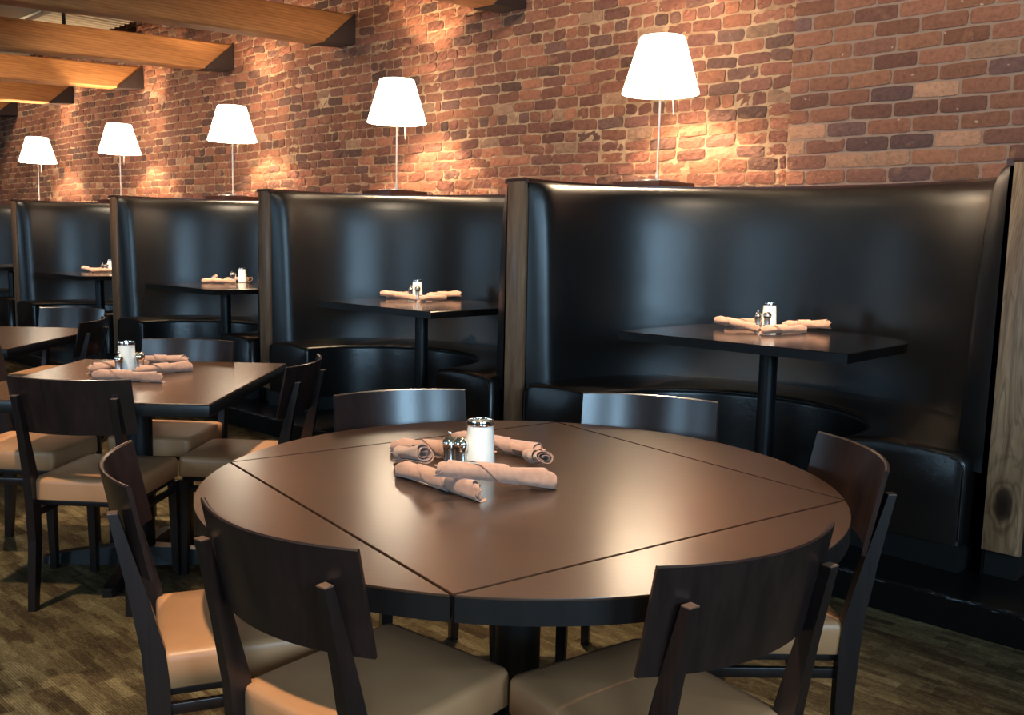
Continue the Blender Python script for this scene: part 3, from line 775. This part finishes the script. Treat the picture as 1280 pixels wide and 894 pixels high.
def napkin_mesh(seed, L=0.26, r0=0.021):
    rnd = random.Random(seed); bm = bmesh.new(); turns = 2.6; nt = 64; nl = 26; th = 0.0016
    ph = rnd.uniform(0, 6); tap = rnd.uniform(-0.12, 0.12); grid_o = []; grid_i = []
    for i in range(nl + 1):
        u = i / nl; ro = []; ri = []
        for j in range(nt + 1):
            a = turns * 2 * PI * j / nt
            rr = 0.004 + (r0 - 0.004) * (j / nt) ** 0.75
            outer = max(0.0, (j / nt - 0.6) / 0.4)
            sq = 1 + 0.16 * math.sin(2 * a + ph) * (0.4 + 0.6 * abs(2 * u - 1)) + 0.05 * math.sin(5 * u + 3 * a + ph)
            rr *= sq * (1 + tap * (u - 0.5) * 2) * (1.10 - 0.17 * math.sin(PI * u))
            # ends: outer wraps a bit shorter / slanted like a folded corner
            x = (u - 0.5) * L
            x += (u - 0.5) * 0.03 * math.sin(a * 0.8 + ph)
            x += 0.002 * math.sin(a * 3 + u * 9 + ph)
            y = rr * math.cos(a + ph); z = rr * math.sin(a + ph) * 0.88
            ro.append((x, y, z)); k = max(0.0, 1 - th / max(rr, 0.003)); ri.append((x, y * k, z * k))
        grid_o.append([bm.verts.new(p) for p in ro]); grid_i.append([bm.verts.new(p) for p in ri])
    for i in range(nl):
        for j in range(nt):
            bm.faces.new((grid_o[i][j], grid_o[i][j + 1], grid_o[i + 1][j + 1], grid_o[i + 1][j]))
            bm.faces.new((grid_i[i][j], grid_i[i + 1][j], grid_i[i + 1][j + 1], grid_i[i][j + 1]))
    for j in range(nt):
        for g0, g1 in ((grid_o[0], grid_i[0]), (grid_i[nl], grid_o[nl])): bm.faces.new((g0[j], g1[j], g1[j + 1], g0[j + 1]))
    for i in range(nl):
        bm.faces.new((grid_o[i][0], grid_o[i + 1][0], grid_i[i + 1][0], grid_i[i][0])); bm.faces.new((grid_o[i][nt], grid_i[i][nt], grid_i[i + 1][nt], grid_o[i + 1][nt]))
    # diagonal folded flap around the middle
    a_ = []; b_ = []
    for j in range(0, 22):
        a = ph + 5.1 * j / 21; rr = r0 * 1.03 * (1 + 0.16 * math.sin(2 * (a - ph) + ph) * 0.4) + 0.0012
        xm = -0.30 * L + 0.5 * L * j / 21
        a_.append(bm.verts.new((xm, rr * math.cos(a), rr * math.sin(a) * 0.9))); b_.append(bm.verts.new((xm + 0.35 * L * (1 - 0.75 * j / 21), rr * math.cos(a), rr * math.sin(a) * 0.9)))
    for j in range(21): bm.faces.new((a_[j], a_[j + 1], b_[j + 1], b_[j]))
    me = bpy.data.meshes.new('rolled_napkin'); bmesh.ops.recalc_face_normals(bm, faces=bm.faces); bm.to_mesh(me); bm.free()
    me.materials.append(M['cloth']); me.shade_smooth(); me.set_sharp_from_angle(angle=R(50)); return me
NAP = [napkin_mesh(s) for s in (1, 2, 3, 4)]
ncount = 0
def napkin(p, q, label, group, fixed=True):
    global ncount
    p = Vector(p); q = Vector(q); d = (q - p).normalized(); L = (q - p).length
    o = bpy.data.objects.new('rolled_napkin', NAP[ncount % 4]); ncount += 1; C.objects.link(o)
    side = d.cross(Vector((0, 0, 1))).normalized(); up = side.cross(d)
    m = Matrix(((d.x, -side.x, up.x), (d.y, -side.y, up.y), (d.z, -side.z, up.z))).to_4x4()
    o.matrix_world = Matrix.Translation((p + q) / 2) @ m @ Matrix.Diagonal((L / 0.26, 1, 1, 1))
    return tag(o, label, 'napkin', group)
cd0 = make_candle(); sa0 = make_salt(); pe0 = make_pepper()
firsts = {'c': True, 's': True, 'p': True}
def put(kind, loc, label):
    src = {'c': cd0, 's': sa0, 'p': pe0}[kind]
    if firsts[kind]: src.location = loc; src['label'] = label; firsts[kind] = False
    else: dup(src, label, loc)
TZ = 0.75; r = 0.022
put('c', (-1.605, 1.591, TZ), 'white candle holder on the round table')
put('p', (-1.667, 1.546, TZ), 'knobbed steel pepper mill on the round table')
put('s', (-1.630, 1.552, TZ), 'round topped steel salt shaker on the round table')
G = 'rolled napkins on the round table'
napkin((-1.90, 1.570, TZ + r), (-1.665, 1.690, TZ + r), 'rolled napkin at back left on the round table, open end left', G)
napkin((-1.88, 1.775, TZ + r), (-1.590, 1.800, TZ + r), 'rolled napkin behind the candle on the round table', G)
napkin((-1.690, 1.415, TZ + r), (-1.425, 1.410, TZ + r), 'lowest front rolled napkin on the round table', G)
napkin((-1.640, 1.440, TZ + 3 * r - 0.002), (-1.815, 1.500, TZ + r + 0.003), 'short rolled napkin end stacked at left of the round table pile', G)
napkin((-1.505, 1.370, TZ + 3 * r), (-1.385, 1.600, TZ + r + 0.003), 'rolled napkin lying across the front of the round table pile', G)
napkin((-1.425, 1.630, TZ + 3 * r - 0.004), (-1.560, 1.730, TZ + r + 0.003), 'rolled napkin at right of the round table pile, end facing right', G)
put('c', (-3.724, 1.657, TZ), 'white candle holder on the rectangular table at left')
put('p', (-3.690, 1.610, TZ), 'knobbed steel pepper mill on the rectangular table at left')
put('s', (-3.680, 1.690, TZ), 'round topped steel salt shaker on the rectangular table at left')
G = 'rolled napkins on the rectangular table at left'
napkin((-3.628, 1.495, TZ + r), (-3.420, 1.650, TZ + r), 'front rolled napkin on the left rectangular table', G)
napkin((-3.800, 1.540, TZ + r), (-3.830, 1.780, TZ + r), 'left rolled napkin on the left rectangular table', G)
napkin((-3.640, 1.660, TZ + r), (-3.640, 1.880, TZ + r), 'right rolled napkin on the left rectangular table', G)
napkin((-3.990, 1.800, TZ + r), (-3.720, 1.910, TZ + r + 0.015), 'back rolled napkin on the left rectangular table', G)
BTZ = PZ + 0.785
ORD = ['nearest', 'second', 'third', 'fourth']
CLU = [(0.03, 0.0, 0.0), (-0.12, -0.02, 0.5), (-0.15, 0.0, -0.45), (-0.13, -0.05, 0.25)]
for k in range(4):
    w_ = ORD[k] + ' booth table'; dx_, dy_, an = CLU[k]; c_, s_ = math.cos(an), math.sin(an); ccx, ccy = -2.30, 4.22
    def q_(x, y, z):
        x -= ccx; y -= ccy
        return (ccx + dx_ - PITCH * k + x * c_ - y * s_, ccy + dy_ + x * s_ + y * c_, z)
    G = 'rolled napkins on the %s' % w_
    put('c', q_(-2.33, 4.33, BTZ), 'white candle holder on the %s' % w_)
    put('p', q_(-2.345, 4.24, BTZ), 'knobbed steel pepper mill on the %s' % w_)
    put('s', q_(-2.300, 4.255, BTZ), 'round topped steel salt shaker on the %s' % w_)
    napkin(q_(-2.50, 4.12, BTZ + r + 0.022), q_(-2.24, 4.06, BTZ + r + 0.002), 'left front rolled napkin on the %s' % w_, G)
    napkin(q_(-2.19, 4.00, BTZ + r + 0.002), q_(-2.10, 4.24, BTZ + r + 0.002), 'rolled napkin with its end facing out on the %s' % w_, G)
    napkin(q_(-2.27, 4.39, BTZ + r + 0.002), q_(-2.03, 4.37, BTZ + r + 0.022), 'right rolled napkin behind the candle on the %s' % w_, G)
    napkin(q_(-2.50, 4.20, BTZ + r + 0.002), q_(-2.42, 4.40, BTZ + r + 0.002), 'rear left rolled napkin on the %s' % w_, G)
# candle holder at the edge of the rear left table
put('c', (-5.33, 1.47, TZ), 'candle holder at the far left on the rear rectangular table')

# ------------------------------------------------------------------ things up among the beams
t = thing('spotlight', 'small bright spotlight between the left ceiling beams', 'spotlight', (-10.2, 4.0, 3.12))
lathe('can', [(0.0, 0.12), (0.05, 0.12), (0.06, 0.10), (0.06, 0.0), (0.052, 0.0), (0.052, 0.02), (0.0, 0.03)], M['black_metal'], t, 24)
gl = NT('spot_glow').set(col=(1, 1, 1, 1), em=(1, 0.95, 0.9, 1), ems=8.0)
lathe('lens', [(0.0, 0.012), (0.05, 0.012), (0.05, 0.02), (0.0, 0.02)], gl, t, 24)
tube('stem', [(0, 0, 0.11), (0, 0, 0.435)], 0.012, M['black_metal'], t)
t = thing('hanger_rod', 'thin dark rod hanging above the second beam at left', 'rod', (-9.35, 3.65, 3.18))
tube('rod', [(0, 0, 0), (0, 0, 0.38)], 0.008, M['black_matte'], t)
box('bracket', (0, 0, 0.38), (0.06, 0.06, 0.012), M['black_matte'], t)
t = thing('air_duct', 'pale flat duct above the beams at upper left', 'duct', (-9.9, 2.6, 3.44))
box('duct_body', (0, 0, 0), (0.9, 2.0, 0.16), M['deck'], t, 0.01)
box('flange', (0, 0.9, 0), (0.94, 0.03, 0.2), M['deck'], t, 0.004)
t = thing('pipe', 'short pale pipe fitting above the beams near the brick wall', 'pipe', (-9.4, 4.85, 3.50))
tube('pipe_run', [(-0.35, 0.0, 0.02), (0.0, 0.0, 0.0), (0.25, 0.02, 0.0), (0.3, 0.1, 0.0), (0.3, 0.37, 0.0)], 0.035, M['deck'], t, 16)
lathe('collar', [(0.0, -0.03), (0.05, -0.03), (0.05, 0.03), (0.0, 0.03)], M['black_matte'], t, 20, loc=(-0.2, 0, 0.01))
